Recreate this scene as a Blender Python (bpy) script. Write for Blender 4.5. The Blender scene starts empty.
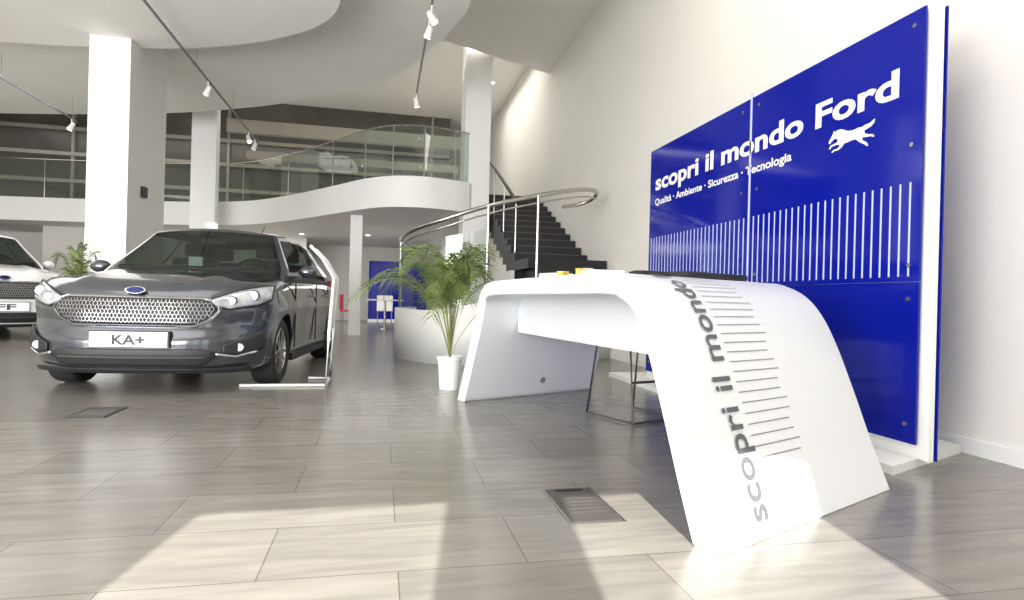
import bpy, bmesh, math, random, bisect
from mathutils import Vector, Matrix
random.seed(4)
scene = bpy.context.scene
try:
    scene.view_settings.view_transform = 'Standard'
except Exception: pass

# ------------------------------------------------------------------ materials
def mat(name, col, rough=0.5, metal=0.0, coat=0.0, spec=0.5, emit=None, es=0.0, noise=0.0, nscale=3.0):
    m = bpy.data.materials.new(name); m.use_nodes = True
    nt = m.node_tree; b = nt.nodes['Principled BSDF']
    b.inputs['Base Color'].default_value = (*col, 1)
    b.inputs['Roughness'].default_value = rough
    b.inputs['Metallic'].default_value = metal
    b.inputs['Coat Weight'].default_value = coat
    b.inputs['Coat Roughness'].default_value = 0.04
    b.inputs['Specular IOR Level'].default_value = spec
    if emit:
        b.inputs['Emission Color'].default_value = (*emit, 1)
        b.inputs['Emission Strength'].default_value = es
    if noise > 0:
        tc = nt.nodes.new('ShaderNodeTexCoord'); n = nt.nodes.new('ShaderNodeTexNoise')
        n.inputs['Scale'].default_value = nscale; n.inputs['Detail'].default_value = 4
        mx = nt.nodes.new('ShaderNodeMix'); mx.data_type = 'RGBA'
        mx.inputs[6].default_value = (*[c*(1-noise) for c in col], 1)
        mx.inputs[7].default_value = (*[min(1, c*(1+noise)) for c in col], 1)
        nt.links.new(tc.outputs['Object'], n.inputs['Vector'])
        nt.links.new(n.outputs['Fac'], mx.inputs[0]); nt.links.new(mx.outputs[2], b.inputs['Base Color'])
    return m

def floor_mat():
    m = bpy.data.materials.new('floor_tile'); m.use_nodes = True
    nt = m.node_tree; N = nt.nodes; L = nt.links; b = N['Principled BSDF']
    tc = N.new('ShaderNodeTexCoord')
    mp = N.new('ShaderNodeMapping'); mp.inputs['Location'].default_value = (0.33, 0.18, 0)
    L.new(tc.outputs['Object'], mp.inputs['Vector'])
    br = N.new('ShaderNodeTexBrick'); br.offset = 0.5; br.squash = 1
    br.inputs['Scale'].default_value = 1.0
    br.inputs['Brick Width'].default_value = 0.8; br.inputs['Row Height'].default_value = 0.4
    br.inputs['Mortar Size'].default_value = 0.0022; br.inputs['Mortar Smooth'].default_value = 0.1
    br.inputs['Bias'].default_value = 0
    br.inputs['Color1'].default_value = (0.176, 0.165, 0.147, 1)
    br.inputs['Color2'].default_value = (0.220, 0.207, 0.186, 1)
    br.inputs['Mortar'].default_value = (0.10, 0.094, 0.083, 1)
    L.new(mp.outputs['Vector'], br.inputs['Vector'])
    mp2 = N.new('ShaderNodeMapping'); mp2.inputs['Scale'].default_value = (1.0, 7, 1)
    L.new(tc.outputs['Object'], mp2.inputs['Vector'])
    n = N.new('ShaderNodeTexNoise'); n.inputs['Scale'].default_value = 2.6; n.inputs['Detail'].default_value = 9
    n.inputs['Distortion'].default_value = 0.5
    L.new(mp2.outputs['Vector'], n.inputs['Vector'])
    r = N.new('ShaderNodeValToRGB')
    r.color_ramp.elements[0].position = 0.3; r.color_ramp.elements[0].color = (0.82, 0.82, 0.82, 1)
    r.color_ramp.elements[1].position = 0.7; r.color_ramp.elements[1].color = (1.14, 1.14, 1.12, 1)
    L.new(n.outputs['Fac'], r.inputs['Fac'])
    mx = N.new('ShaderNodeMix'); mx.data_type = 'RGBA'; mx.blend_type = 'MULTIPLY'; mx.inputs[0].default_value = 1
    L.new(br.outputs['Color'], mx.inputs[6]); L.new(r.outputs['Color'], mx.inputs[7])
    L.new(mx.outputs[2], b.inputs['Base Color'])
    b.inputs['Roughness'].default_value = 0.23
    b.inputs['Specular IOR Level'].default_value = 0.62
    bp = N.new('ShaderNodeBump'); bp.inputs['Strength'].default_value = 0.12; bp.inputs['Distance'].default_value = 0.004
    L.new(br.outputs['Fac'], bp.inputs['Height']); bp.invert = True
    L.new(bp.outputs['Normal'], b.inputs['Normal'])
    return m

def glass_mat(name, tint=(0.9, 0.97, 0.94), gloss=0.12):
    m = bpy.data.materials.new(name); m.use_nodes = True
    nt = m.node_tree; N = nt.nodes; L = nt.links; N.clear()
    o = N.new('ShaderNodeOutputMaterial'); t = N.new('ShaderNodeBsdfTransparent'); g = N.new('ShaderNodeBsdfGlossy')
    t.inputs['Color'].default_value = (*tint, 1); g.inputs['Roughness'].default_value = 0.02
    mx = N.new('ShaderNodeMixShader'); mx.inputs[0].default_value = gloss
    L.new(t.outputs[0], mx.inputs[1]); L.new(g.outputs[0], mx.inputs[2]); L.new(mx.outputs[0], o.inputs['Surface'])
    return m

M = dict(
 wall=mat('wall_paint', (0.80, 0.775, 0.72), 0.85, noise=0.02),
 ceil=mat('ceiling_paint', (0.85, 0.83, 0.78), 0.9, noise=0.02),
 white=mat('white_paint', (0.86, 0.86, 0.83), 0.6, noise=0.01),
 base=mat('baseboard_white', (0.85, 0.85, 0.82), 0.5, noise=0.01),
 desk=mat('desk_lacquer', (0.76, 0.775, 0.79), 0.28, coat=0.2, noise=0.01),
 blue=mat('blue_acrylic', (0.002, 0.008, 0.27), 0.08, spec=0.36, noise=0.06, nscale=1.5),
 letter=mat('white_letter', (0.9, 0.9, 0.92), 0.5, noise=0.01),
 grey=mat('grey_letter', (0.125, 0.13, 0.145), 0.8, spec=0.1, noise=0.02),
 line=mat('grey_line', (0.24, 0.25, 0.27), 0.7, spec=0.2, noise=0.02),
 plate_ink=mat('plate_ink', (0.08, 0.08, 0.09), 0.7, spec=0.2, noise=0.02),
 slat=mat('pale_line', (0.55, 0.6, 0.85), 0.5, noise=0.02),
 paint=mat('car_paint_grey', (0.068, 0.074, 0.088), 0.18, metal=0.6, coat=1.0, noise=0.05),
 paintw=mat('car_paint_white', (0.8, 0.8, 0.8), 0.3, coat=1.0, noise=0.01),
 cglass=glass_mat('car_window', (0.30, 0.36, 0.33), 0.10),
 seat=mat('seat_fabric', (0.05, 0.05, 0.052), 0.8, noise=0.2),
 black=mat('black_plastic', (0.015, 0.015, 0.016), 0.5, noise=0.1),
 rubber=mat('tyre_rubber', (0.02, 0.02, 0.02), 0.75, noise=0.1),
 chrome=mat('chrome', (0.72, 0.72, 0.74), 0.15, metal=1.0, noise=0.02),
 steel=mat('brushed_steel', (0.50, 0.48, 0.45), 0.25, metal=1.0, noise=0.04),
 lamp=mat('lamp_lens', (0.42, 0.44, 0.46), 0.08, metal=0.35, coat=1.0, noise=0.7, nscale=16),
 fog=mat('fog_lamp_lens', (0.25, 0.26, 0.28), 0.15, metal=0.3, coat=0.6, noise=0.4, nscale=20),
 badge=mat('badge_enamel', (0.004, 0.012, 0.10), 0.25, noise=0.05),
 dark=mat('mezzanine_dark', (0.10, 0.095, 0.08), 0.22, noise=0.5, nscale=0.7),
 beam=mat('beam_beige', (0.30, 0.275, 0.23), 0.7, noise=0.05),
 step=mat('stair_black', (0.012, 0.012, 0.014), 0.45, noise=0.1),
 leaf=mat('palm_leaf', (0.12, 0.17, 0.04), 0.5, noise=0.5, nscale=9),
 stem=mat('palm_stem', (0.25, 0.26, 0.08), 0.6, noise=0.2),
 soil=mat('soil', (0.05, 0.035, 0.025), 0.9, noise=0.3),
 yellow=mat('yellow_card', (0.80, 0.62, 0.15), 0.5, noise=0.02),
 orange=mat('orange_card', (0.75, 0.4, 0.08), 0.5, noise=0.02),
 red=mat('red_plastic', (0.6, 0.03, 0.03), 0.4, noise=0.02),
 metal_dark=mat('floor_box_metal', (0.09, 0.085, 0.078), 0.5, metal=0.4, noise=0.2, nscale=20),
 glass=glass_mat('railing_glass', (0.72, 0.80, 0.76), 0.12),
 glass2=glass_mat('clear_glass', (0.88, 0.92, 0.90), 0.08),
 floor=floor_mat(),
 glow=mat('lamp_glow', (1, 1, 1), 0.5, emit=(1, 0.95, 0.85), es=6),
)

# ------------------------------------------------------------------ helpers
def link(o, parent=None):
    scene.collection.objects.link(o)
    if parent: o.parent = parent
    return o
def empty(name, loc=(0, 0, 0), rz=0):
    e = bpy.data.objects.new(name, None); e.location = loc; e.rotation_euler = (0, 0, rz)
    e.empty_display_size = 0.1
    return link(e)
def finish(me, smooth=None):
    bm = bmesh.new(); bm.from_mesh(me)
    bmesh.ops.recalc_face_normals(bm, faces=bm.faces)
    if smooth is not None:
        a = math.radians(smooth)
        for f in bm.faces: f.smooth = True
        for e in bm.edges:
            if len(e.link_faces) == 2: e.smooth = e.calc_face_angle(0) < a
    bm.to_mesh(me); bm.free()
def meshobj(name, verts, faces, mats, parent=None, smooth=None, idx=None, recalc=True):
    me = bpy.data.meshes.new(name); me.from_pydata([tuple(v) for v in verts], [], faces)
    if not isinstance(mats, (list, tuple)): mats = [mats]
    for m in mats: me.materials.append(m)
    if idx:
        for p, i in zip(me.polygons, idx): p.material_index = i
    if recalc: finish(me, smooth)
    return link(bpy.data.objects.new(name, me), parent)
def boxdata(x0, x1, y0, y1, z0, z1):
    v = [(x0,y0,z0),(x1,y0,z0),(x1,y1,z0),(x0,y1,z0),(x0,y0,z1),(x1,y0,z1),(x1,y1,z1),(x0,y1,z1)]
    f = [(0,3,2,1),(4,5,6,7),(0,1,5,4),(1,2,6,5),(2,3,7,6),(3,0,4,7)]
    return v, f
def box(name, x0, x1, y0, y1, z0, z1, m, parent=None, bev=0.0):
    v, f = boxdata(x0, x1, y0, y1, z0, z1)
    o = meshobj(name, v, f, m, parent)
    if bev:
        b = o.modifiers.new('bevel', 'BEVEL'); b.width = bev; b.segments = 3
    return o
def boxes(name, lst, m, parent=None):
    V, F = [], []
    for b in lst:
        v, f = boxdata(*b); n = len(V); V += v; F += [tuple(i+n for i in q) for q in f]
    return meshobj(name, V, F, m, parent)
def prism(name, poly, z0, z1, m, parent=None, smooth=None):
    n = len(poly)
    v = [(p[0], p[1], z0) for p in poly] + [(p[0], p[1], z1) for p in poly]
    f = [tuple(range(n))[::-1], tuple(range(n, 2*n))] + [(i, (i+1) % n, n+(i+1) % n, n+i) for i in range(n)]
    return meshobj(name, v, f, m, parent, smooth)
def spline(pts, n=60):
    P = [Vector(p) for p in pts]; out = []
    segs = len(P)-1
    for s in range(segs):
        p1, p2 = P[s], P[s+1]
        p0 = P[s-1] if s > 0 else p1*2-p2
        p3 = P[s+2] if s+2 < len(P) else p2*2-p1
        k = max(2, n//segs)
        for i in range(k):
            t = i/k
            out.append(0.5*((2*p1)+(-p0+p2)*t+(2*p0-5*p1+4*p2-p3)*t*t+(-p0+3*p1-3*p2+p3)*t**3))
    out.append(P[-1]); return out
def tube(name, pts, r, m, parent=None, seg=10, smooth_path=False, closed=False):
    if smooth_path: pts = spline(pts, len(pts)*6)
    P = [Vector(p) for p in pts]; V, F = [], []
    up = Vector((0, 0, 1))
    for i, p in enumerate(P):
        if closed: d = P[(i+1) % len(P)]-P[i-1]
        else: d = P[min(i+1, len(P)-1)]-P[max(i-1, 0)]
        d.normalize()
        a = d.cross(up) if abs(d.z) < 0.95 else d.cross(Vector((1, 0, 0)))
        a.normalize(); b = d.cross(a)
        for k in range(seg):
            t = 2*math.pi*k/seg; V.append(p+(a*math.cos(t)+b*math.sin(t))*r)
    n = len(P)
    for i in range(n if closed else n-1):
        for k in range(seg):
            F.append((i*seg+k, i*seg+(k+1) % seg, ((i+1) % n)*seg+(k+1) % seg, ((i+1) % n)*seg+k))
    if not closed:
        F.append(tuple(range(seg))); F.append(tuple((n-1)*seg+k for k in range(seg)))
    return meshobj(name, V, F, m, parent, 50)
def cyl(name, p0, p1, r, m, parent=None, seg=24, r2=None):
    p0, p1 = Vector(p0), Vector(p1); d = (p1-p0).normalized()
    a = d.cross(Vector((0, 0, 1))) if abs(d.z) < 0.95 else d.cross(Vector((1, 0, 0)))
    a.normalize(); b = d.cross(a); r2 = r if r2 is None else r2; V = []
    for p, rr in ((p0, r), (p1, r2)):
        for k in range(seg):
            t = 2*math.pi*k/seg; V.append(p+(a*math.cos(t)+b*math.sin(t))*rr)
    F = [(k, (k+1) % seg, seg+(k+1) % seg, seg+k) for k in range(seg)] + [tuple(range(seg)), tuple(range(seg, 2*seg))]
    return meshobj(name, V, F, m, parent, 40)
def revolve(name, prof, m, parent=None, seg=32, axis='z', center=(0, 0, 0)):
    V, F = [], []
    for (r, h) in prof:
        for k in range(seg):
            t = 2*math.pi*k/seg
            if axis == 'z': V.append((center[0]+r*math.cos(t), center[1]+r*math.sin(t), center[2]+h))
            else: V.append((center[0]+h, center[1]+r*math.cos(t), center[2]+r*math.sin(t)))
    for i in range(len(prof)-1):
        for k in range(seg):
            F.append((i*seg+k, i*seg+(k+1) % seg, (i+1)*seg+(k+1) % seg, (i+1)*seg+k))
    return meshobj(name, V, F, m, parent, 35)
def text_obj(name, body, fn, w, h, m, parent=None, offset=0.02):
    c = bpy.data.curves.new(name+'_c', 'FONT'); c.body = body; c.offset = offset; c.resolution_u = 4
    o = bpy.data.objects.new(name+'_c', c); scene.collection.objects.link(o)
    bpy.context.view_layer.update()
    dg = bpy.context.evaluated_depsgraph_get()
    me = bpy.data.meshes.new_from_object(o.evaluated_get(dg))
    bpy.data.objects.remove(o)
    xs = [v.co.x for v in me.vertices]
    x0, x1 = min(xs), max(xs); cap = 0.73
    me.materials.clear(); me.materials.append(m)
    for v in me.vertices:
        v.co = fn((v.co.x-x0)/(x1-x0)*w, v.co.y/cap*h)
    me.name = name
    return link(bpy.data.objects.new(name, me), parent)
def interp(x, tab):
    if x <= tab[0][0]: return tab[0][1]
    for (a, b), (c, d) in zip(tab, tab[1:]):
        if x <= c: return b+(d-b)*(x-a)/(c-a)
    return tab[-1][1]

# ------------------------------------------------------------------ camera
H = 0.82
psi = math.radians(12.3); rho = math.radians(1.5)
fw = Vector((math.sin(psi), math.cos(psi), 0)); rt = Vector((math.cos(psi), -math.sin(psi), 0)); up = Vector((0, 0, 1))
r2 = rt*math.cos(rho)+up*math.sin(rho); u2 = up*math.cos(rho)-rt*math.sin(rho)
cd = bpy.data.cameras.new('camera'); cd.sensor_width = 36; cd.lens = 600/1024*36; cd.clip_end = 200; cd.clip_start = 0.05
cam = link(bpy.data.objects.new('camera', cd))
Rm = Matrix((r2, u2, -fw)).transposed()
cam.matrix_world = Matrix.Translation((0, 0, H)) @ Rm.to_4x4()
scene.camera = cam

# ------------------------------------------------------------------ room
XW = 3.35
box('floor', -16, XW+0.2, -4, 26, -0.1, 0, M['floor'])
box('wall_right', XW, XW+0.2, -2.2, 26, 0, 6.7, M['wall'])
box('baseboard_right', XW-0.015, XW, -2, 9, 0, 0.09, M['base'])
box('wall_left', -14.2, -14, -2.2, 26, 0, 6.7, M['wall'])
box('wall_back', -14, XW, 21, 21.2, 0, 6.7, M['wall'])
boxes('wall_front', [(-14, XW, -2.2, -2, 3.12, 6.7), (-3.4, -1.36, -2.2, -2, 0, 3.12), (-0.42, 0.03, -2.2, -2, 0, 3.12),
                     (1.06, XW, -2.2, -2, 0, 3.12)], M['wall'])
pol = [(-14, -2), (XW, -2), (XW, 12.3), (2.6, 12.0), (1.6, 11.5), (0.8, 11.2), (-1, 12.2), (-4, 15.2), (-14, 18)]
prism('ceiling', pol, 5.64, 5.8, M['ceil'])
prism('ceiling_upper', [(-14, 10.8), (XW, 10.8), (XW, 21), (-14, 21)], 6.5, 6.7, M['ceil'])
e2 = spline([(1.0, -2, 0), (1.0, 6.6, 0), (0.9, 8.0, 0), (0.6, 9.0, 0), (0.2, 10.1, 0), (-0.35, 10.9, 0), (-1.1, 11.6, 0), (-2.64, 12.75, 0), (-5, 13.9, 0), (-9, 15.0, 0), (-14, 15.6, 0)], 110)
prism('ceiling_soffit', [(p.x, p.y) for p in e2]+[(-14, -2)], 4.5, 4.85, M['ceil'], smooth=30)
e1 = spline([(-0.45, -2, 0), (-0.45, 5, 0), (-0.5, 6.8, 0), (-0.75, 7.75, 0), (-1.5, 8.5, 0), (-2.4, 9.0, 0), (-3.3, 9.3, 0), (-5, 9.6, 0), (-8, 9.8, 0), (-14, 9.9, 0)], 110)
prism('ceiling_drop_panel', [(p.x, p.y) for p in e1]+[(-14, -2)], 4.2, 4.42, M['ceil'], smooth=30)

# mezzanine slab
fc = spline([(-14, 18.0, 0), (-8.4, 17.2, 0), (-5.5, 16.7, 0), (-3.45, 15.9, 0), (-2.2, 14.6, 0), (-1.09, 13.0, 0), (-0.4, 11.95, 0), (0.12, 11.45, 0), (0.7, 11.3, 0), (1.3, 11.45, 0), (1.62, 11.6, 0)], 120)
prism('mezzanine_slab', [(p.x, p.y) for p in fc]+[(2.0, 12.2), (2.0, 21), (-14, 21)], 2.5, 3.08, M['white'], smooth=30)
rail = empty('glass_railing')
V, F = [], []
inner = [Vector((p.x+0.03, p.y+0.12, 0)) for p in fc]
for i, p in enumerate(inner):
    V += [(p.x, p.y, 3.08), (p.x, p.y, 4.05)]
    if i: F.append((2*i-2, 2*i, 2*i+1, 2*i-1))
meshobj('glass_panels', V, F, M['glass'], rail, 60)
tube('top_rail', [(p.x, p.y, 4.06) for p in inner], 0.012, M['steel'], rail, 6)
for k in range(0, len(inner), 12):
    p = inner[k]; cyl('post_%d' % k, (p.x, p.y, 3.08), (p.x, p.y, 4.05), 0.012, M['steel'], rail, 8)
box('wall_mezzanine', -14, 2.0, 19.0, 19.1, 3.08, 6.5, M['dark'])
boxes('trim_1', [(-14, 2.0, 18.85, 19.0, z, z+0.10) for z in (3.75, 4.5, 5.2)]+[(x, x+0.07, 18.88, 19.0, 3.08, 6.5) for x in (-12.5, -8.5, -4.5, 1.4)], M['beam'])
boxes('trim_2', [(-3.5, 2.0, 14.6, 14.75, 4.45, 4.75), (-3.5, 2.0, 16.6, 16.75, 4.3, 4.5)], M['beam'])
box('column', -3.87, -3.375, 9.0, 10.4, 0, 4.5, M['white'])
box('column', -4.42, -3.88, 15.3, 15.6, 0, 6.0, M['white'])
box('column', -0.66, -0.42, 12.9, 13.15, 0, 2.5, M['white'])
box('column', 1.52, 2.03, 11.7, 12.3, 0, 6.5, M['white'])
sb = empty('call_box'); box('housing', -3.375, -3.33, 9.45, 9.6, 2.15, 2.3, M['black'], sb, 0.01)
box('button', -3.33, -3.322, 9.5, 9.55, 2.2, 2.25, M['grey'], sb)

bd = empty('blue_display_wall')
box('board', -0.4, 1.4, 19.6, 19.75, 0.1, 1.95, M['blue'], bd); box('foot', -0.4, 1.4, 19.5, 19.9, 0, 0.1, M['white'], bd)
tb = empty('meeting_table')
cyl('top', (0.1, 15.5, 0.72), (0.1, 15.5, 0.75), 0.45, M['white'], tb); cyl('stem', (0.1, 15.5, 0.02), (0.1, 15.5, 0.72), 0.03, M['steel'], tb)
cyl('foot', (0.1, 15.5, 0), (0.1, 15.5, 0.02), 0.25, M['steel'], tb)
def small_chair(x, y, rz, m):
    e = empty('meeting_chair', (x, y, 0), rz)
    box('seat', -0.21, 0.21, -0.21, 0.21, 0.43, 0.47, m, e, 0.01); box('back', -0.21, 0.21, 0.18, 0.22, 0.47, 0.85, m, e, 0.01)
    for i, (a, b) in enumerate(((-.18, -.18), (.18, -.18), (-.18, .18), (.18, .18))):
        cyl('leg_%d' % i, (a, b, 0), (a, b, 0.43), 0.012, M['steel'], e, 8)
small_chair(-0.75, 15.3, 1.5, M['red']); small_chair(0.9, 15.6, -1.5, M['blue']); small_chair(0.1, 16.4, 0, M['white'])
box('wall_partition', -9, -2.2, 18.6, 18.75, 0, 2.5, M['wall'])

# ------------------------------------------------------------------ staircase
st = empty('staircase')
n = 11; L = []
for k in range(n):
    y0 = 9.5+k*0.32; z1 = 1.45+(k+1)*0.148
    L.append((2.1, 3.33, y0, y0+0.36, max(0, z1-0.45), z1))
boxes('upper_flight', L, M['step'], st)
boxes('tread_nosing', [(2.1, 3.33, b[2]-0.008, b[2], b[5]-0.016, b[5]) for b in L], M['metal_dark'], st)
box('landing', 2.1, 3.33, 8.6, 9.5, 1.3, 1.45, M['step'], st)
apr = spline([(0.5, 9.6, .67), (0.26, 8.9, .67), (0.3, 8.2, .67), (0.62, 7.6, .67), (1.2, 7.4, .78), (2.0, 7.6, 0.95), (2.7, 8.0, 1.15), (3.3, 8.4, 1.3)], 64)
V, F = [], []
for i, p in enumerate(apr):
    V += [(p.x, p.y, 0), (p.x, p.y, p.z)]
    if i: F.append((2*i-2, 2*i, 2*i+1, 2*i-1))
o = meshobj('curved_apron', V, F, M['white'], st, 60); s = o.modifiers.new('solid', 'SOLIDIFY'); s.thickness = 0.1; s.offset = 0
boxes('lower_flight', [(0.75+0.3*k, 1.06+0.3*k, 8.3, 9.5, 0, 0.16*(k+1)) for k in range(5)]+[(2.25, 3.3, 8.4, 9.5, 0, 1.3)], M['step'], st)
V, F = [], []
for i, p in enumerate(apr):
    if p.x > 1.3 and i > 10: break
    V += [(p.x, p.y, p.z), (p.x, p.y, p.z+0.9)]
    if i: F.append((2*i-2, 2*i, 2*i+1, 2*i-1))
meshobj('apron_glass', V, F, M['glass2'], st, 60)
hr = [(0.42, 9.5, 1.55), (0.26, 8.75, 1.63), (0.4, 8.1, 1.72), (0.8, 7.75, 1.85), (1.3, 7.65, 2.02), (1.9, 7.8, 2.2), (2.4, 8.0, 2.34), (2.8, 8.15, 2.42), (3.05, 8.35, 2.44), (3.08, 8.6, 2.38), (2.9, 8.75, 2.3), (2.65, 8.7, 2.25)]
tube('handrail', hr, 0.03, M['steel'], st, 10, True)
tube('handrail_lower', [(x, y, z-0.10) for x, y, z in hr[:-3]], 0.012, M['steel'], st, 8, True)
for i, (x, y, zb, zt) in enumerate([(0.26, 8.75, .67, 1.63), (1.3, 7.5, .8, 2.0), (2.0, 7.7, 0.95, 2.22)]):
    cyl('baluster_%d' % i, (x, y, zb), (x, y, zt), 0.018, M['steel'], st, 8)
tube('upper_handrail', [(2.12, 9.5, 2.4), (2.12, 13.0, 4.05)], 0.03, M['black'], st, 8)
for k in range(4):
    y = 9.6+k*1.0; z = 1.5+(y-9.5)*0.4625
    cyl('upper_post_%d' % k, (2.12, y, z), (2.12, y, z+0.92), 0.012, M['steel'], st, 8)
box('stringer', 2.04, 2.1, 9.5, 11.6, 0, 1.3, M['white'], st)

# ------------------------------------------------------------------ blue display wall
bp = empty('display_panel')
PX = 2.73; Y0, Y1, YM = 2.60, 5.85, 4.10
for i, (a, b) in enumerate(((Y0, YM-0.006), (YM+0.006, Y1))):
    for j, (c, d) in enumerate(((0.12, 0.97), (0.973, 2.41))):
        box('acrylic_%d_%d' % (i, j), PX, PX+0.012, a, b, c, d, M['blue'], bp)
box('backing_board', PX+0.03, PX+0.06, Y0-0.055, Y1+0.03, 0.045, 2.40, M['white'], bp)
box('rear_board', PX+0.072, PX+0.08, Y0-0.06, Y1, 0.045, 2.39, M['blue'], bp)
box('centre_rail', PX+0.012, PX+0.03, YM-0.03, YM+0.03, 0.05, 2.45, M['letter'], bp)
box('centre_cover', PX-0.004, PX+0.002, YM-0.010, YM+0.010, 1.0, 2.45, M['slat'], bp)
meshobj('platform', [(2.5, 2.5, 0), (3.32, 2.85, 0), (3.32, 6.3, 0), (2.5, 6.3, 0), (2.5, 2.5, .045), (3.32, 2.85, .045), (3.32, 6.3, .045), (2.5, 6.3, .045)],
        [(0,3,2,1),(4,5,6,7),(0,1,5,4),(1,2,6,5),(2,3,7,6),(3,0,4,7)], M['white'], bp)
for i, y in enumerate((Y0+0.06, YM-0.1, YM+0.1, Y1-0.08)):
    for j, z in enumerate((0.22, 0.88, 1.06, 1.70, 2.33)):
        cyl('standoff_%d_%d' % (i, j), (PX-0.008, y, z), (PX+0.03, y, z), 0.012, M['steel'], bp, 12)
boxes('line_pattern', [(PX-0.0025, PX, y, y+0.010, 1.0, 1.50) for y in [2.66+0.0625*k for k in range(51)] if abs(y-YM) > 0.03], M['slat'], bp)
text_obj('headline', 'scopri il mondo Ford', lambda x, y: Vector((PX-0.004, 5.72-x, 1.985+y)), 2.97, 0.158, M['letter'], bp, 0.030)
text_obj('subline', 'Qualità · Ambiente · Sicurezza · Tecnologia', lambda x, y: Vector((PX-0.004, 5.72-x, 1.83+y)), 2.10, 0.065, M['letter'], bp, 0.022)
# galloping horse emblem, head left, streaming tail right
horse = [(0,.55),(.00,.61),(.05,.71),(.09,.80),(.12,.90),(.145,.84),(.20,.88),(.28,.87),(.35,.82),(.42,.75),(.50,.715),(.58,.71),(.66,.73),(.73,.71),
         (.80,.74),(.90,.75),(1.0,.83),(.99,.72),(.93,.645),(.86,.61),(.79,.59),
         (.80,.50),(.88,.43),(.96,.40),(1.0,.33),(.975,.31),(.93,.355),(.84,.375),(.74,.40),
         (.76,.31),(.84,.22),(.88,.12),(.85,.10),(.79,.19),(.70,.28),(.61,.41),(.52,.42),(.42,.40),(.36,.40),
         (.31,.31),(.22,.25),(.13,.26),(.09,.22),(.07,.245),(.12,.305),(.20,.305),(.25,.35),(.26,.41),
         (.17,.43),(.08,.42),(.03,.36),(.005,.38),(.05,.47),(.15,.49),(.21,.52),(.205,.60),(.16,.64),(.12,.635),(.06,.575),(.03,.53)]
hv = [(PX-0.004, 3.27-a*0.36, 1.745+b*0.20) for a, b in horse]
o = meshobj('running_horse_emblem', hv, [tuple(range(len(hv)))], M['letter'], bp)
bm = bmesh.new(); bm.from_mesh(o.data); bmesh.ops.triangulate(bm, faces=bm.faces); bm.to_mesh(o.data); bm.free()

# ------------------------------------------------------------------ arched desk
dk = empty('reception_desk')
prof = [(1.096,1.755,0),(1.085,1.86,.2),(1.07,1.96,.42),(1.058,2.06,.62),(1.05,2.16,.77),(1.042,2.28,.875),(1.03,2.43,.935),(1.02,2.62,.96),
        (.95,3.2,.96),(.85,3.9,.958),(.79,4.35,.95),(.765,4.55,.92),(.75,4.66,.83),(.72,4.71,.6),(.67,4.77,.3),(.62,4.83,0)]
dp = spline(prof, 150)
arc = [0]
for a, b in zip(dp, dp[1:]): arc.append(arc[-1]+(b-a).length)
TOT = arc[-1]
def W(s):
    k = s/TOT
    return Vector((1.19+0.09*k, 0.54+0.06*k, 0))
def Lp(s):
    s = max(0, min(TOT-1e-6, s))
    i = max(0, min(len(dp)-2, bisect.bisect_right(arc, s)-1))
    t = (s-arc[i])/(arc[i+1]-arc[i]); return dp[i].lerp(dp[i+1], t)
def dn(s):
    d = Lp(s+0.02)-Lp(s-0.02); nn = -(d.cross(W(s))); return nn.normalized()
def dS(s, t, off=0.0): return Lp(s)+W(s)*t+dn(s)*off
TH = 0.10; NS = 140; NT = 6
V, F = [], []
def add(p):
    V.append((p.x, p.y, max(0.0, p.z))); return len(V)-1
grid = {}
for i in range(NS+1):
    s = TOT*i/NS
    for j in range(NT+1):
        t = j/NT
        grid[0, i, j] = add(dS(s, t)); grid[1, i, j] = add(dS(s, t, -TH))
for i in range(NS):
    for j in range(NT):
        F.append((grid[0,i,j], grid[0,i,j+1], grid[0,i+1,j+1], grid[0,i+1,j]))
        F.append((grid[1,i,j], grid[1,i+1,j], grid[1,i+1,j+1], grid[1,i,j+1]))
    F.append((grid[0,i,0], grid[0,i+1,0], grid[1,i+1,0], grid[1,i,0]))
    F.append((grid[0,i,NT], grid[1,i,NT], grid[1,i+1,NT], grid[0,i+1,NT]))
for j in range(NT):
    F.append((grid[0,0,j], grid[1,0,j], grid[1,0,j+1], grid[0,0,j+1]))
    F.append((grid[0,NS,j], grid[0,NS,j+1], grid[1,NS,j+1], grid[1,NS,j]))
o = meshobj('arched_shell', V, F, M['desk'], dk, 40)
b = o.modifiers.new('bevel', 'BEVEL'); b.width = 0.012; b.segments = 3; b.limit_method = 'ANGLE'; b.angle_limit = math.radians(50)
pb = [(1.36, 2.75), (1.09, 4.75), (1.45, 4.90), (1.72, 2.90)]
prism('cable_box', pb, 0.56, 0.862, M['desk'], dk)
text_obj('desk_lettering', 'scopri il mondo Ford', lambda x, y: dS(0.06+x, 0.245-y/1.31, 0.006), 1.47, 0.12, M['grey'], dk, 0.012)
V, F = [], []
for k in range(30):
    s0 = 0.27+k*0.043
    t0, t1 = 0.275, 0.52+0.015*math.sin(k*1.7)
    for q in range(5):
        ta = t0+(t1-t0)*q/5; tb_ = t0+(t1-t0)*(q+1)/5; nb = len(V)
        V += [dS(s0, ta, .003), dS(s0, tb_, .003), dS(s0+.0045, tb_, .003), dS(s0+.0045, ta, .003)]
        F.append((nb, nb+1, nb+2, nb+3))
meshobj('desk_lines', V, F, M['line'], dk)
lg = Lp(TOT-0.16)+W(TOT)*0.55+dn(TOT-0.16)*(-TH)
cyl('badge', lg, lg-dn(TOT-0.16)*0.004, 0.028, M['line'], dk)

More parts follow.
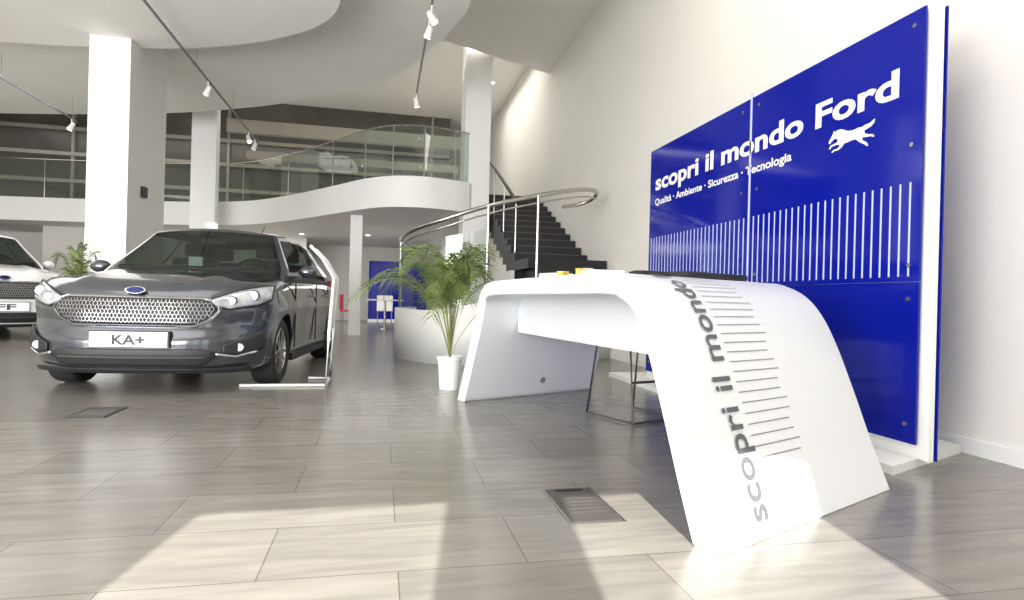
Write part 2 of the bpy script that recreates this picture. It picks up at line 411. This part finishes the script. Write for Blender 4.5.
def item_box(name, x, y, w, d, h, m, rz=0.0):
    e = empty(name, (x, y, 0.964), rz); box('body', -w/2, w/2, -d/2, d/2, 0, h, m, e, 0.003)
    return e
e = item_box('brochure_stack', 1.12, 3.80, 0.14, 0.2, 0.035, M['white'], 0.3); box('cover', -.068, .068, -.098, .098, .035, .04, M['line'], e)
e = item_box('card_box', 1.15, 3.36, 0.06, 0.05, 0.045, M['yellow'], 0.2); box('lid', -.032, .032, -.027, .027, .045, .052, M['orange'], e)
e = item_box('card_box', 1.10, 3.58, 0.05, 0.05, 0.035, M['orange'], 0.5); box('lid', -.027, .027, -.027, .027, .035, .042, M['yellow'], e)
e = empty('paper_cup', (1.22, 3.47, 0.964)); revolve('cup', [(0.0, 0.001), (0.028, 0.001), (0.036, 0.06), (0.033, 0.06), (0.025, 0.01), (0, 0.01)], M['white'], e, 20)
e = item_box('brochure_stack', 1.2, 3.15, 0.2, 0.14, 0.03, M['white'], 0.1); box('cover', -.098, .098, -.068, .068, .03, .033, M['letter'], e)
e = empty('tablet_display', (1.78, 3.12, 0.967), 0.42)
box('frame', -0.28, 0.28, -0.12, 0.12, 0, 0.03, M['black'], e, 0.005); box('screen', -0.26, 0.26, -0.105, 0.105, 0.03, 0.032, M['seat'], e)
e = empty('keyboard', (1.33, 2.84, 0.965), 0.35)
box('base', -0.09, 0.09, -0.05, 0.05, 0, 0.016, M['black'], e); boxes('keys', [(-.08+.02*i, -.065+.02*i, -.04+.02*j, -.025+.02*j, .016, .02) for i in range(8) for j in range(4)], M['black'], e)

# ------------------------------------------------------------------ wire stool behind desk
wc = empty('wire_leg_stool', (1.80, 4.05, 0), math.radians(20))
for i, sx in enumerate((-0.2, 0.2)):
    tube('sled_%d' % i, [(sx, -0.16, 0.62), (sx*1.15, -0.24, 0.012), (sx*1.15, 0.24, 0.012), (sx, 0.16, 0.62)], 0.009, M['metal_dark'], wc, 8)
tube('cross_bar', [(-0.23, -0.235, 0.012), (0.23, -0.235, 0.012)], 0.009, M['metal_dark'], wc, 8)
tube('foot_rest', [(-0.215, -0.205, 0.28), (0.215, -0.205, 0.28)], 0.009, M['metal_dark'], wc, 8)
V, F = [], []
for i in range(9):
    for j in range(13):
        a = -0.21+0.42*i/8; t = j/12
        V.append((a, -0.2+0.4*t, 0.63+0.03*(a/0.21)**2+0.05*max(0, t-.6)))
for i in range(8):
    for j in range(12): F.append((i*13+j, i*13+j+1, (i+1)*13+j+1, (i+1)*13+j))
o = meshobj('seat', V, F, M['white'], wc, 60); s = o.modifiers.new('solid', 'SOLIDIFY'); s.thickness = 0.012

def floor_box(x0, x1, y0, y1, fm):
    e = empty('floor_socket_cover')
    box('frame', x0, x1, y0, y1, 0.0, 0.004, fm, e, 0.002)
    box('lid', x0+.012, x1-.012, y0+.012, y1-.012, 0.004, 0.006, M['metal_dark'], e)
    m = (y0+y1)/2
    boxes('grip', [(x0+.03, x1-.03, m-.1+k*.04, m-.085+k*.04, .006, .009) for k in range(5)], M['metal_dark'], e)
    box('handle', x0+.05, x1-.05, y1-.05, y1-.035, .006, .011, M['black'], e)
floor_box(0.70, 0.92, 2.10, 2.51, M['steel'])
floor_box(-1.94, -1.70, 4.28, 4.66, M['black'])

# ------------------------------------------------------------------ cars
def coords(n, r):
    e = [-1, -1+r*.12, -1+r*.3, -1+r*.6, -1+r]
    mid = [-1+r+(2-2*r)*i/n for i in range(1, n)]
    return e+mid+[-x for x in reversed(e)]
def rbox(na, nb, nc, ra, rb, rc):
    A, B, C = coords(na, ra), coords(nb, rb), coords(nc, rc)
    idx = {}; P = []
    def rd(p):
        R = (ra, rb, rc); inn = [max(-(1-R[i]), min(1-R[i], p[i])) for i in range(3)]
        e = [(p[i]-inn[i])/R[i] for i in range(3)]; l = math.sqrt(sum(x*x for x in e))
        return tuple(inn[i]+e[i]/l*R[i] for i in range(3)) if l > 1e-9 else p
    def g(i, j, k):
        if (i, j, k) not in idx:
            idx[i, j, k] = len(P); P.append(rd((A[i], B[j], C[k])))
        return idx[i, j, k]
    F = []; a, b, c = len(A)-1, len(B)-1, len(C)-1
    for i in range(a):
        for j in range(b):
            F.append(((g(i,j,0), g(i,j+1,0), g(i+1,j+1,0), g(i+1,j,0)), 'bot')); F.append(((g(i,j,c), g(i+1,j,c), g(i+1,j+1,c), g(i,j+1,c)), 'top'))
    for i in range(a):
        for k in range(c):
            F.append(((g(i,0,k), g(i+1,0,k), g(i+1,0,k+1), g(i,0,k+1)), 'front')); F.append(((g(i,b,k), g(i,b,k+1), g(i+1,b,k+1), g(i+1,b,k)), 'rear'))
    for j in range(b):
        for k in range(c):
            F.append(((g(0,j,k), g(0,j,k+1), g(0,j+1,k+1), g(0,j+1,k)), 'side')); F.append(((g(a,j,k), g(a,j+1,k), g(a,j+1,k+1), g(a,j,k+1)), 'side'))
    return P, F
LEN = 3.93
def FR(x, z):
    q = abs(x)/0.88
    return 0.10*q**2+0.30*q**4+interp(z, [(.16, .07), (.24, .015), (.32, -.01), (.46, -.01), (.52, .02), (.56, .035), (.66, .03), (.76, .05), (.82, .08), (.90, .15), (.98, .25)])
def RR(x, z): return 0.22*abs(x/0.88)**2.6+interp(z, [(.2, .08), (.4, 0), (.6, 0), (.75, .05), (1.0, .12)])
def ZT(x, y):
    z = interp(y, [(0, .80), (.08, .85), (.2, .905), (.4, .955), (.7, .995), (.95, 1.02), (1.3, 1.02), (3.93, 1.05)])
    q = abs(x)/0.88
    z -= 0.068*q**2.4
    if y < 1.2: z += 0.018*math.exp(-((abs(x)-(0.42+.1*y))/0.07)**2)*min(1, y/0.3)
    return z
def HW(z, y):
    w = interp(z, [(.16, .80), (.26, .845), (.4, .860), (.6, .868), (.70, .888), (.78, .870), (.9, .85), (1.0, .80)])
    for yc in (0.80, 3.27):
        w += 0.028*math.exp(-((y-yc)/0.38)**2)*(1 if z < .75 else max(0, 1-(z-.75)/.2))
    if y > 3.2: w -= 0.05*((y-3.2)/.73)**2
    return w
def make_car(name, loc, rz, paint, plate='KA+', scl=(1, 1, 1)):
    e = empty(name, loc, rz); e.scale = scl
    P, Fs = rbox(40, 70, 18, 0.10, 0.045, 0.14)
    V = []
    for a, b, c in P:
        x0 = a*0.88; k = (c+1)/2; z0 = 0.18+k*0.68
        yf, yr = FR(x0, z0), LEN-RR(x0, z0); y = yf+(b+1)/2*(yr-yf)
        zt = ZT(x0, y); z = 0.18+k*(zt-0.18)
        V.append((a*HW(z, y), y, z))
    me = bpy.data.meshes.new('body'); me.from_pydata(V, [], [f for f, _ in Fs])
    me.materials.append(paint); me.materials.append(M['black'])
    finish(me, None)
    body = bpy.data.objects.new('body', me); scene.collection.objects.link(body)
    cut = []
    for yc in (0.80, 3.27):
        for sx in (-1, 1):
            c = cyl('cutter', (sx*0.55, yc, 0.30), (sx*1.1, yc, 0.30), 0.34, M['black'], None, 48)
            c.data.materials.append(M['black'])
            for p in c.data.polygons: p.material_index = 1
            bo = body.modifiers.new('arch', 'BOOLEAN'); bo.operation = 'DIFFERENCE'; bo.object = c; bo.solver = 'EXACT'
            cut.append(c)
    bpy.context.view_layer.update()
    dg = bpy.context.evaluated_depsgraph_get()
    nm = bpy.data.meshes.new_from_object(body.evaluated_get(dg))
    body.modifiers.clear(); body.data = nm; nm.name = 'body'
    for c in cut: bpy.data.objects.remove(c)
    finish(nm, 38); body.parent = e
    # greenhouse
    P, Fs = rbox(24, 70, 16, 0.07, 0.03, 0.10)
    V = []
    for a, b, c in P:
        k = (c+1)/2
        hw = interp(k, [(0, .815), (.3, .775), (1, .565)])
        y0 = 0.90+0.82*k-0.08*k*k+0.22*a*a*(1-0.35*k); y1 = 3.80-0.36*k-0.10*a*a
        y = y0+(b+1)/2*(y1-y0)
        zc = 0.92+0.505*k
        crown = interp(y, [(1.5, 0.0), (2.2, .05), (2.8, .045), (3.6, -.02)])+0.045*(1-a*a)
        V.append((a*hw, y, zc+crown*k))
    idx = []; keep = []
    for f, s in Fs:
        if s == 'bot': continue
        ca = sum(P[i][0] for i in f)/len(f); cb = sum(P[i][1] for i in f)/len(f); cc = sum(P[i][2] for i in f)/len(f); k = (cc+1)/2
        i = 0
        if s == 'front': i = 1 if abs(ca) < 0.92 and k < 0.94 else 0
        elif s == 'rear': i = 1 if abs(ca) < 0.85 and 0.2 < k < 0.88 else 0
        elif s == 'side':
            if 0.15 < k < 0.88:
                i = 1
                if cb < -0.93: i = 0
                if -0.08 < cb < -0.02: i = 2
                if cb > 0.74-0.12*k: i = 0
            if k <= 0.18: i = 2
        idx.append(i); keep.append(f)
    meshobj('greenhouse', V, keep, [paint, M['cglass'], M['black']], e, 45, idx)
    box('dashboard', -.70, .70, 1.30, 1.62, 1.0, 1.075, M['black'], e, .03)
    box('cabin_deck', -.72, .72, 1.55, 3.5, 1.02, 1.052, M['black'], e)
    for i, (x, y) in enumerate(((-.36, 2.2), (.36, 2.2), (-.38, 3.1), (.38, 3.1))):
        box('seat_back_%d' % i, x-.23, x+.23, y, y+.12, 1.04, 1.20, M['seat'], e, .04)
        box('headrest_%d' % i, x-.12, x+.12, y+.03, y+.12, 1.22, 1.37, M['seat'], e, .035)
        for dx in (-.05, .05): cyl('headrest_rod_%d%s' % (i, 'a' if dx < 0 else 'b'), (x+dx, y+.07, 1.18), (x+dx, y+.07, 1.24), .007, M['chrome'], e, 8)
    tube('steering_wheel', [(.36+.18*math.cos(t*math.pi/10), 1.72+.05*math.sin(t*math.pi/10), 1.03+.15*math.sin(t*math.pi/10)) for t in range(11)], .013, M['black'], e, 8)
    box('rear_view_mirror', -.11, .11, 1.66, 1.69, 1.32, 1.38, M['black'], e, .01)
    box('windscreen_label', -.14, -.02, 1.44, 1.445, 1.08, 1.17, M['letter'], e)
    def patch(nm_, x0, x1, lo, hi, m, off, nx=24, nz=8, th=0.012, sm=60):
        V, F = [], []
        for i in range(nx+1):
            x = x0+(x1-x0)*i/nx; a, b = interp(abs(x) if x0*x1 >= 0 else x, lo), interp(abs(x) if x0*x1 >= 0 else x, hi)
            for j in range(nz+1):
                z = a+(b-a)*j/nz; V.append((x, FR(x, z)-off, z))
        for i in range(nx):
            for j in range(nz): F.append((i*(nz+1)+j, (i+1)*(nz+1)+j, (i+1)*(nz+1)+j+1, i*(nz+1)+j+1))
        o = meshobj(nm_, V, F, m, e, sm, None, True)
        s = o.modifiers.new('solid', 'SOLIDIFY'); s.thickness = th; s.offset = 0
        return o
    gl = [(-.575, .67), (-.53, .60), (-.42, .54), (.42, .54), (.53, .60), (.575, .67)]
    gh = [(-.575, .70), (-.53, .755), (-.47, .778), (.47, .778), (.53, .755), (.575, .70)]
    patch('grille_surround', -.575, .575, gl, gh, M['chrome'], 0.012, 46)
    gl2 = [(-.555, .673), (-.513, .613), (-.408, .556), (.408, .556), (.513, .613), (.555, .673)]
    gh2 = [(-.555, .695), (-.513, .742), (-.46, .762), (.46, .762), (.513, .742), (.555, .695)]
    patch('grille', -.555, .555, gl2, gh2, M['black'], 0.020, 46)
    # honeycomb bars: zigzag rows joined by short uprights
    V, F = [], []
    px, pz = 0.026, 0.030; hh = 0.0065; tw = 0.0028
    def inside(x, z): return interp(x, gl2)+.004 < z < interp(x, gh2)-.004 and abs(x) < .545
    def strip(x0_, z0_, x1_, z1_):
        if not (inside(x0_, z0_) and inside(x1_, z1_)): return
        dx, dz = x1_-x0_, z1_-z0_; l = math.hypot(dx, dz); nx_, nz_ = -dz/l*tw/2, dx/l*tw/2; n0 = len(V)
        for x, z in ((x0_-nx_, z0_-nz_), (x0_+nx_, z0_+nz_), (x1_+nx_, z1_+nz_), (x1_-nx_, z1_-nz_)):
            V.append((x, FR(x, z)-.031, z))
        F.append((n0, n0+1, n0+2, n0+3))
    for r in range(9):
        zb = .548+r*pz; sh = (r % 2)
        for i in range(-44, 44):
            xa = i*px/1.0*0.5; xb = (i+1)*px*0.5
            za = zb+(hh if (i+sh) % 2 else -hh); zb2 = zb+(hh if (i+1+sh) % 2 else -hh)
            strip(xa, za, xb, zb2)
            if (i+sh) % 2: strip(xa, za, xa, zb+pz-hh)
    o = meshobj('grille_honeycomb', V, F, M['chrome'], e); s = o.modifiers.new('s', 'SOLIDIFY'); s.thickness = .006
    patch('lower_intake', -.56, .56, [(-.56, .31), (-.46, .235), (.46, .235), (.56, .31)], [(-.56, .34), (-.48, .37), (.48, .37), (.56, .34)], M['black'], 0.008)
    patch('intake_bar', -.50, .50, [(-1, .298), (1, .298)], [(-1, .308), (1, .308)], M['metal_dark'], 0.016)
    patch('splitter', -.76, .76, [(-1, .175), (1, .175)], [(-1, .212), (1, .212)], M['black'], 0.004)
    for sx, nm_ in ((-1, 'left'), (1, 'right')):
        def pr(n0, a, b, lo, hi, m, off, th=0.01):
            return patch(n0+'_'+nm_, sx*a, sx*b, lo, hi, m, off, 20, 6, th)
        pr('headlamp_bezel', .50, .868, [(.50, .72), (.62, .675), (.80, .715), (.868, .765)], [(.50, .765), (.66, .84), (.80, .885), (.868, .895)], M['black'], 0.010)
        pr('headlamp_lens', .515, .860, [(.515, .728), (.625, .688), (.80, .728), (.86, .775)], [(.515, .757), (.66, .828), (.80, .872), (.86, .884)], M['lamp'], 0.018)
        for q, (xx, zz, rr) in enumerate(((.635, .755, .038), (.755, .80, .048))):
            yy = FR(xx, zz)
            cyl('lamp_reflector_%s_%d' % (nm_, q), (sx*xx, yy-0.005, zz), (sx*xx, yy-0.024, zz), rr, M['black'], e, 20)
            cyl('lamp_bulb_%s_%d' % (nm_, q), (sx*xx, yy-0.024, zz), (sx*xx, yy-0.03, zz), rr*.72, M['chrome'], e, 20)
        pr('fog_recess', .60, .84, [(.60, .34), (.70, .315), (.84, .36)], [(.60, .40), (.72, .45), (.84, .53)], M['black'], 0.008)
        pr('fog_trim', .56, .80, [(.56, .322), (.68, .298), (.80, .333)], [(.56, .335), (.68, .312), (.80, .350)], M['chrome'], 0.014)
        yy = FR(.70, .38)
        cyl('fog_lamp_'+nm_, (sx*.70, yy, .38), (sx*.70, yy-0.022, .38), 0.032, M['fog'], e, 20)
        bm = bmesh.new(); bmesh.ops.create_uvsphere(bm, u_segments=20, v_segments=12, radius=1)
        for v in bm.verts: v.co = Vector((sx*(0.93+v.co.x*0.09), 1.50+v.co.y*0.07*(1 if v.co.y < 0 else .5), 1.05+v.co.z*0.065))
        mm = bpy.data.meshes.new('mirror_'+nm_); bm.to_mesh(mm); bm.free(); mm.materials.append(paint); finish(mm, 60)
        link(bpy.data.objects.new('mirror_'+nm_, mm), e)
        box('mirror_arm_'+nm_, min(sx*.78, sx*.88), max(sx*.78, sx*.88), 1.48, 1.54, 0.985, 1.01, M['black'], e)
        xs = sx*0.885
        boxes('door_gaps_'+nm_, [(xs-.012, xs+.001, y-.004, y+.004, .30, .93) for y in (1.22, 2.25, 2.98)], M['black'], e)
        boxes('door_handles_'+nm_, [(xs-.02, xs+.012, y, y+.16, .80, .825) for y in (1.98, 2.74)], paint, e)
        box('side_skirt_'+nm_, xs-.06, xs-.02, 1.2, 2.9, .17, .24, M['black'], e)
        box('tail_lamp_'+nm_, min(sx*.66, sx*.82), max(sx*.66, sx*.82), 3.60, 3.78, .80, 1.02, M['red'], e, 0.02)
        for q, yc in enumerate((0.80, 3.27)):
            c = (sx*0.765, yc, 0.30)
            tag = '%s_%d' % (nm_, q)
            revolve('tyre_'+tag, [(.20, -.095), (.27, -.10), (.293, -.085), (.30, -.06), (.30, .06), (.293, .085), (.27, .10), (.20, .095), (.20, -.095)], M['rubber'], e, 40, 'x', c)
            revolve('rim_'+tag, [(.205, sx*.098), (.212, sx*.092), (.198, sx*.088), (.185, sx*.05), (.18, -sx*.06)], M['chrome'], e, 40, 'x', c)
            cyl('brake_'+tag, (c[0]-sx*.05, yc, .3), (c[0]+sx*.02, yc, .3), .17, M['black'], e, 28)
            V, F = [], []
            for k in range(10):
                t = 2*math.pi*k/10+0.08*(1 if k % 2 else -1)
                for (rr, wd) in ((.03, .02), (.19, .013)):
                    for dd in (-1, 1):
                        for xx in (.05, .085 if rr < .1 else .088):
                            V.append((c[0]+sx*xx, yc+rr*math.cos(t)-dd*wd*math.sin(t), .3+rr*math.sin(t)+dd*wd*math.cos(t)))
                n0 = k*8
                F += [tuple(n0+i for i in q4) for q4 in ((0,1,3,2),(4,6,7,5),(0,4,5,1),(2,3,7,6),(1,5,7,3),(0,2,6,4))]
            meshobj('spokes_'+tag, V, F, M['steel'], e)
            cyl('hub_'+tag, (c[0]+sx*.04, yc, .3), (c[0]+sx*.095, yc, .3), .045, M['steel'], e, 20)
    for nm2, sc, off, mm2 in (('badge_ring', 1.0, .022, M['chrome']), ('badge_centre', .84, .026, M['badge'])):
        V = []
        for k in range(28):
            t = 2*math.pi*k/28; x = .070*sc*math.cos(t); z = .818+.028*sc*math.sin(t); V.append((x, FR(0, z)-off, z))
        o = meshobj(nm2, V, [tuple(range(28))], mm2, e); s = o.modifiers.new('s', 'SOLIDIFY'); s.thickness = .02; s.offset = 0
    for sx in (-1, 1):
        pts = [(sx*x, y, ZT(x, y)+0.001) for x, y in ((.62, .42), (.68, .6), (.72, .8), (.75, 1.0))]
        tube('bonnet_gap_%s' % ('left' if sx < 0 else 'right'), pts, .004, M['black'], e, 6)
    box('number_plate', -.26, .26, -.036, -.022, .385, .50, M['letter'], e, .003)
    box('plate_holder', -.27, .27, -.024, .02, .378, .508, M['black'], e)
    text_obj('plate_text', plate, lambda x, y: Vector((x-.11, -.0375, .405+y)), .22, .075, M['plate_ink'], e, .03)
    for i, (xa, xb) in enumerate(((-.55, .02), (.05, .55))):
        tube('wiper_%d' % i, [(xa, 0.97+.2*xa*xa, 1.03), ((xa+xb)/2, .96, 1.04), (xb, 1.0, 1.065)], .009, M['black'], e, 6)
    tube('antenna', [(0, 3.2, 1.47), (0, 3.55, 1.72)], .005, M['black'], e, 6)
    return e
make_car('hatchback_car', (-1.87, 5.12, 0), math.radians(-5.0), M['paint'], 'KA+', (1.07, 1, 1))
make_car('white_car', (-5.55, 10.5, 0), math.radians(42), M['paintw'], 'FF', (1.1, 1.1, 1.17))

# ------------------------------------------------------------------ info stand
sd = empty('info_stand')
bx = -0.47; ya, yb = 5.62, 6.1
pfr = [(bx, .012), (bx+.02, .5), (bx+.05, .98), (bx-.06, 1.16), (bx-.16, 1.26)]
tube('frame_front', [(bx-.72, ya, .012)]+[(x, ya, z) for x, z in pfr], .014, M['white'], sd, 8)
tube('frame_rear', [(bx-.2, yb, .012)]+[(x, yb, z) for x, z in pfr], .014, M['white'], sd, 8)
tube('foot_bar', [(bx, ya, .012), (bx, yb, .012)], .013, M['white'], sd, 8)
V = []
for x, z in [(bx+.02, .5), (bx+.05, .98), (bx-.06, 1.16), (bx-.16, 1.26)]: V += [(x, ya, z), (x, yb, z)]
o = meshobj('sign_panel', V, [(0, 1, 3, 2), (2, 3, 5, 4), (4, 5, 7, 6)], M['letter'], sd); s = o.modifiers.new('s', 'SOLIDIFY'); s.thickness = .008
V = [(bx+.004, ya, .03), (bx+.004, yb, .03), (bx+.02, ya, .5), (bx+.02, yb, .5)]
meshobj('glass_lower', V, [(0, 1, 3, 2)], M['glass2'], sd)

# ------------------------------------------------------------------ palms
def palm(loc, hgt, spread, nf, potr, poth, seed, lmul=1.0):
    rnd = random.Random(seed)
    e = empty('potted_palm', loc)
    revolve('pot', [(0, 0.001), (potr*.78, 0.001), (potr, poth), (potr*1.06, poth), (potr*1.06, poth-.03), (potr*.98, poth-.03), (potr*.9, poth-.05), (0, poth-.05)], M['white'], e, 28)
    revolve('soil', [(0, poth-.045), (potr*.93, poth-.045)], M['soil'], e, 24)
    V, F, Vs, Fs2 = [], [], [], []
    for k in range(nf):
        az = 2.4*k+rnd.uniform(-.3, .3); lean = .15+.85*((k+.5)/nf)
        top = hgt*(1.0-.42*lean**1.6)*rnd.uniform(.88, 1.08)
        R = spread*lean**.8
        if math.cos(az)*.5-math.sin(az)*.85 > .35: R *= .45
        pts = []
        for i in range(25):
            t = i/24
            r = R*t**1.35; z = poth-.05+top*math.sin(t*math.pi*(.5+.26*lean))
            pts.append(Vector((r*math.cos(az), r*math.sin(az), z)))
        side = Vector((-math.sin(az), math.cos(az), 0))
        for i in range(24):
            n0 = len(Vs); w = .006*(1-.7*i/24)
            a, b = pts[i], pts[i+1]
            Vs += [a-side*w, a+side*w, b+side*w, b-side*w, a+Vector((0, 0, w*1.5)), b+Vector((0, 0, w*1.5))]
            Fs2 += [(n0, n0+1, n0+2, n0+3), (n0, n0+3, n0+5, n0+4), (n0+1, n0+4, n0+5, n0+2)]
        for i in range(8, 25):
            for h in (0, .5):
                if i == 24 and h: continue
                t = (i+h)/24; p = pts[i].lerp(pts[min(i+1, 24)], h); d = (pts[min(i+1, 24)]-pts[i-1]).normalized()
                ll = lmul*(.20*math.sin(math.pi*(.2+.72*(t-.3)/.7))**.7*rnd.uniform(.8, 1.15)+.03)
                for sg in (-1, 1):
                    dr = (side*sg*.7+d*.8+Vector((0, 0, rnd.uniform(-.2, .3)))).normalized()
                    q1 = p+dr*ll*.5; q2 = p+dr*ll+Vector((0, 0, -ll*.35)); wv = d*.0055
                    n0 = len(V)
                    V += [p-wv*.5, p+wv*.5, q1+wv, q1-wv, q2]
                    F += [(n0, n0+1, n0+2, n0+3), (n0+3, n0+2, n0+4)]
    meshobj('fronds', V, F, M['leaf'], e, recalc=False); meshobj('stems', Vs, Fs2, M['stem'], e, recalc=False)
palm((0.62, 5.42, 0), 1.06, 1.05, 30, .11, .30, 3)
palm((-3.45, 7.9, 0), 1.0, .42, 12, .13, .32, 8, .7)

# ------------------------------------------------------------------ track lights
def track(x, y0, y1, z, heads, ztop):
    e = empty('track_light')
    box('rail', x-.012, x+.012, y0, y1, z, z+.025, M['line'], e)
    k = y0+.5
    i = 0
    while k < y1:
        cyl('wire_%d' % i, (x, k, z+.025), (x, k, ztop(k)), .003, M['steel'], e, 6); k += 2.2; i += 1
    for j, (yy, dx, dy) in enumerate(heads):
        cyl('stem_%d' % j, (x, yy, z), (x, yy, z-.10), .012, M['white'], e, 8)
        p = Vector((x, yy, z-.14)); d = Vector((dx, dy, -1)).normalized()
        cyl('head_%d' % j, p-d*.07, p+d*.08, .035, M['white'], e, 18, .05)
        cyl('lamp_%d' % j, p+d*.075, p+d*.083, .04, M['glow'], e, 18)
track(-2.7, 4.6, 14.2, 4.08, [(10.1, -.5, .3), (13.0, .4, -.5), (13.6, -.4, .2)], lambda y: 4.2 if y < 9 else 4.5)
track(0.5, 4.5, 10.6, 4.30, [(7.2, .5, -.3), (7.6, -.3, .5), (10.4, .2, .1)], lambda y: 4.5 if y < 9.2 else 5.64)
track(-5.9, 6.0, 13.3, 4.08, [(13.1, -.4, -.3)], lambda y: 4.2 if y < 9.5 else 4.5)
dl = empty('ceiling_downlights')
for i, (x, y, z) in enumerate([(2.2, 14.5, 6.5), (2.7, 15.5, 6.5), (-0.4, 17, 2.5), (-2.2, 17.5, 2.5), (1.0, 14, 2.5), (-5, 17.8, 2.5)]):
    cyl('downlight_%d' % i, (x, y, z-.012), (x, y, z), .06, M['glow'], dl, 16)

# ------------------------------------------------------------------ lights
def area(name, loc, rot, sx, sy, e, col=(1, .975, .935)):
    l = bpy.data.lights.new(name, 'AREA'); l.shape = 'RECTANGLE'; l.size = sx; l.size_y = sy; l.energy = e; l.color = col
    o = bpy.data.objects.new(name, l); o.location = loc; o.rotation_euler = rot; return link(o)
sun = bpy.data.lights.new('sun', 'SUN'); sun.energy = 12.5; sun.angle = math.radians(0.4); sun.color = (1, .96, .89)
so = link(bpy.data.objects.new('sun', sun))
E = math.radians(33.8); az = math.radians(9)
d = Vector((math.sin(az)*math.cos(E), math.cos(az)*math.cos(E), -math.sin(E)))
so.rotation_euler = d.to_track_quat('-Z', 'Y').to_euler(); so.location = (-2, -10, 8)
area('fill_showroom', (-2.5, 2.0, 4.12), (0, 0, 0), 4, 4, 105)  # added overhead fill for the showroom floor, no fixture there
area('front_fill', (-6, -1.7, 1.7), (math.radians(106), 0, 0), 8, 2.8, 1080, (.98, .985, 1))  # added fill at the front opening, tilted up to brighten the ceilings
area('fill_tall_bay', (2.2, 3.0, 5.55), (0, 0, 0), 1.6, 5, 110)  # extra fill that brightens the tall bay, not an actual fitting
area('fill_under_mezzanine', (-1, 16.5, 2.46), (0, 0, 0), 6, 3, 140)  # area fill added below the slab to keep the back area bright
area('ceiling_lamp_left', (-8, 10, 4.15), (0, 0, 0), 5, 5, 200)  # soft added fill for the left side, no fixture modelled
area('fill_mezzanine', (-5, 17.2, 5.4), (0, 0, 0), 10, 1.5, 90)  # added fill lifting the mezzanine interior, no fixture modelled
area('fill_stairwell', (2.2, 15, 6.3), (0, 0, 0), 1.6, 4, 80)  # added stairwell fill, separate from the modelled downlights
w = bpy.data.worlds.new('world'); scene.world = w; w.use_nodes = True
w.node_tree.nodes['Background'].inputs[0].default_value = (.94, .96, 1, 1); w.node_tree.nodes['Background'].inputs[1].default_value = 2.9
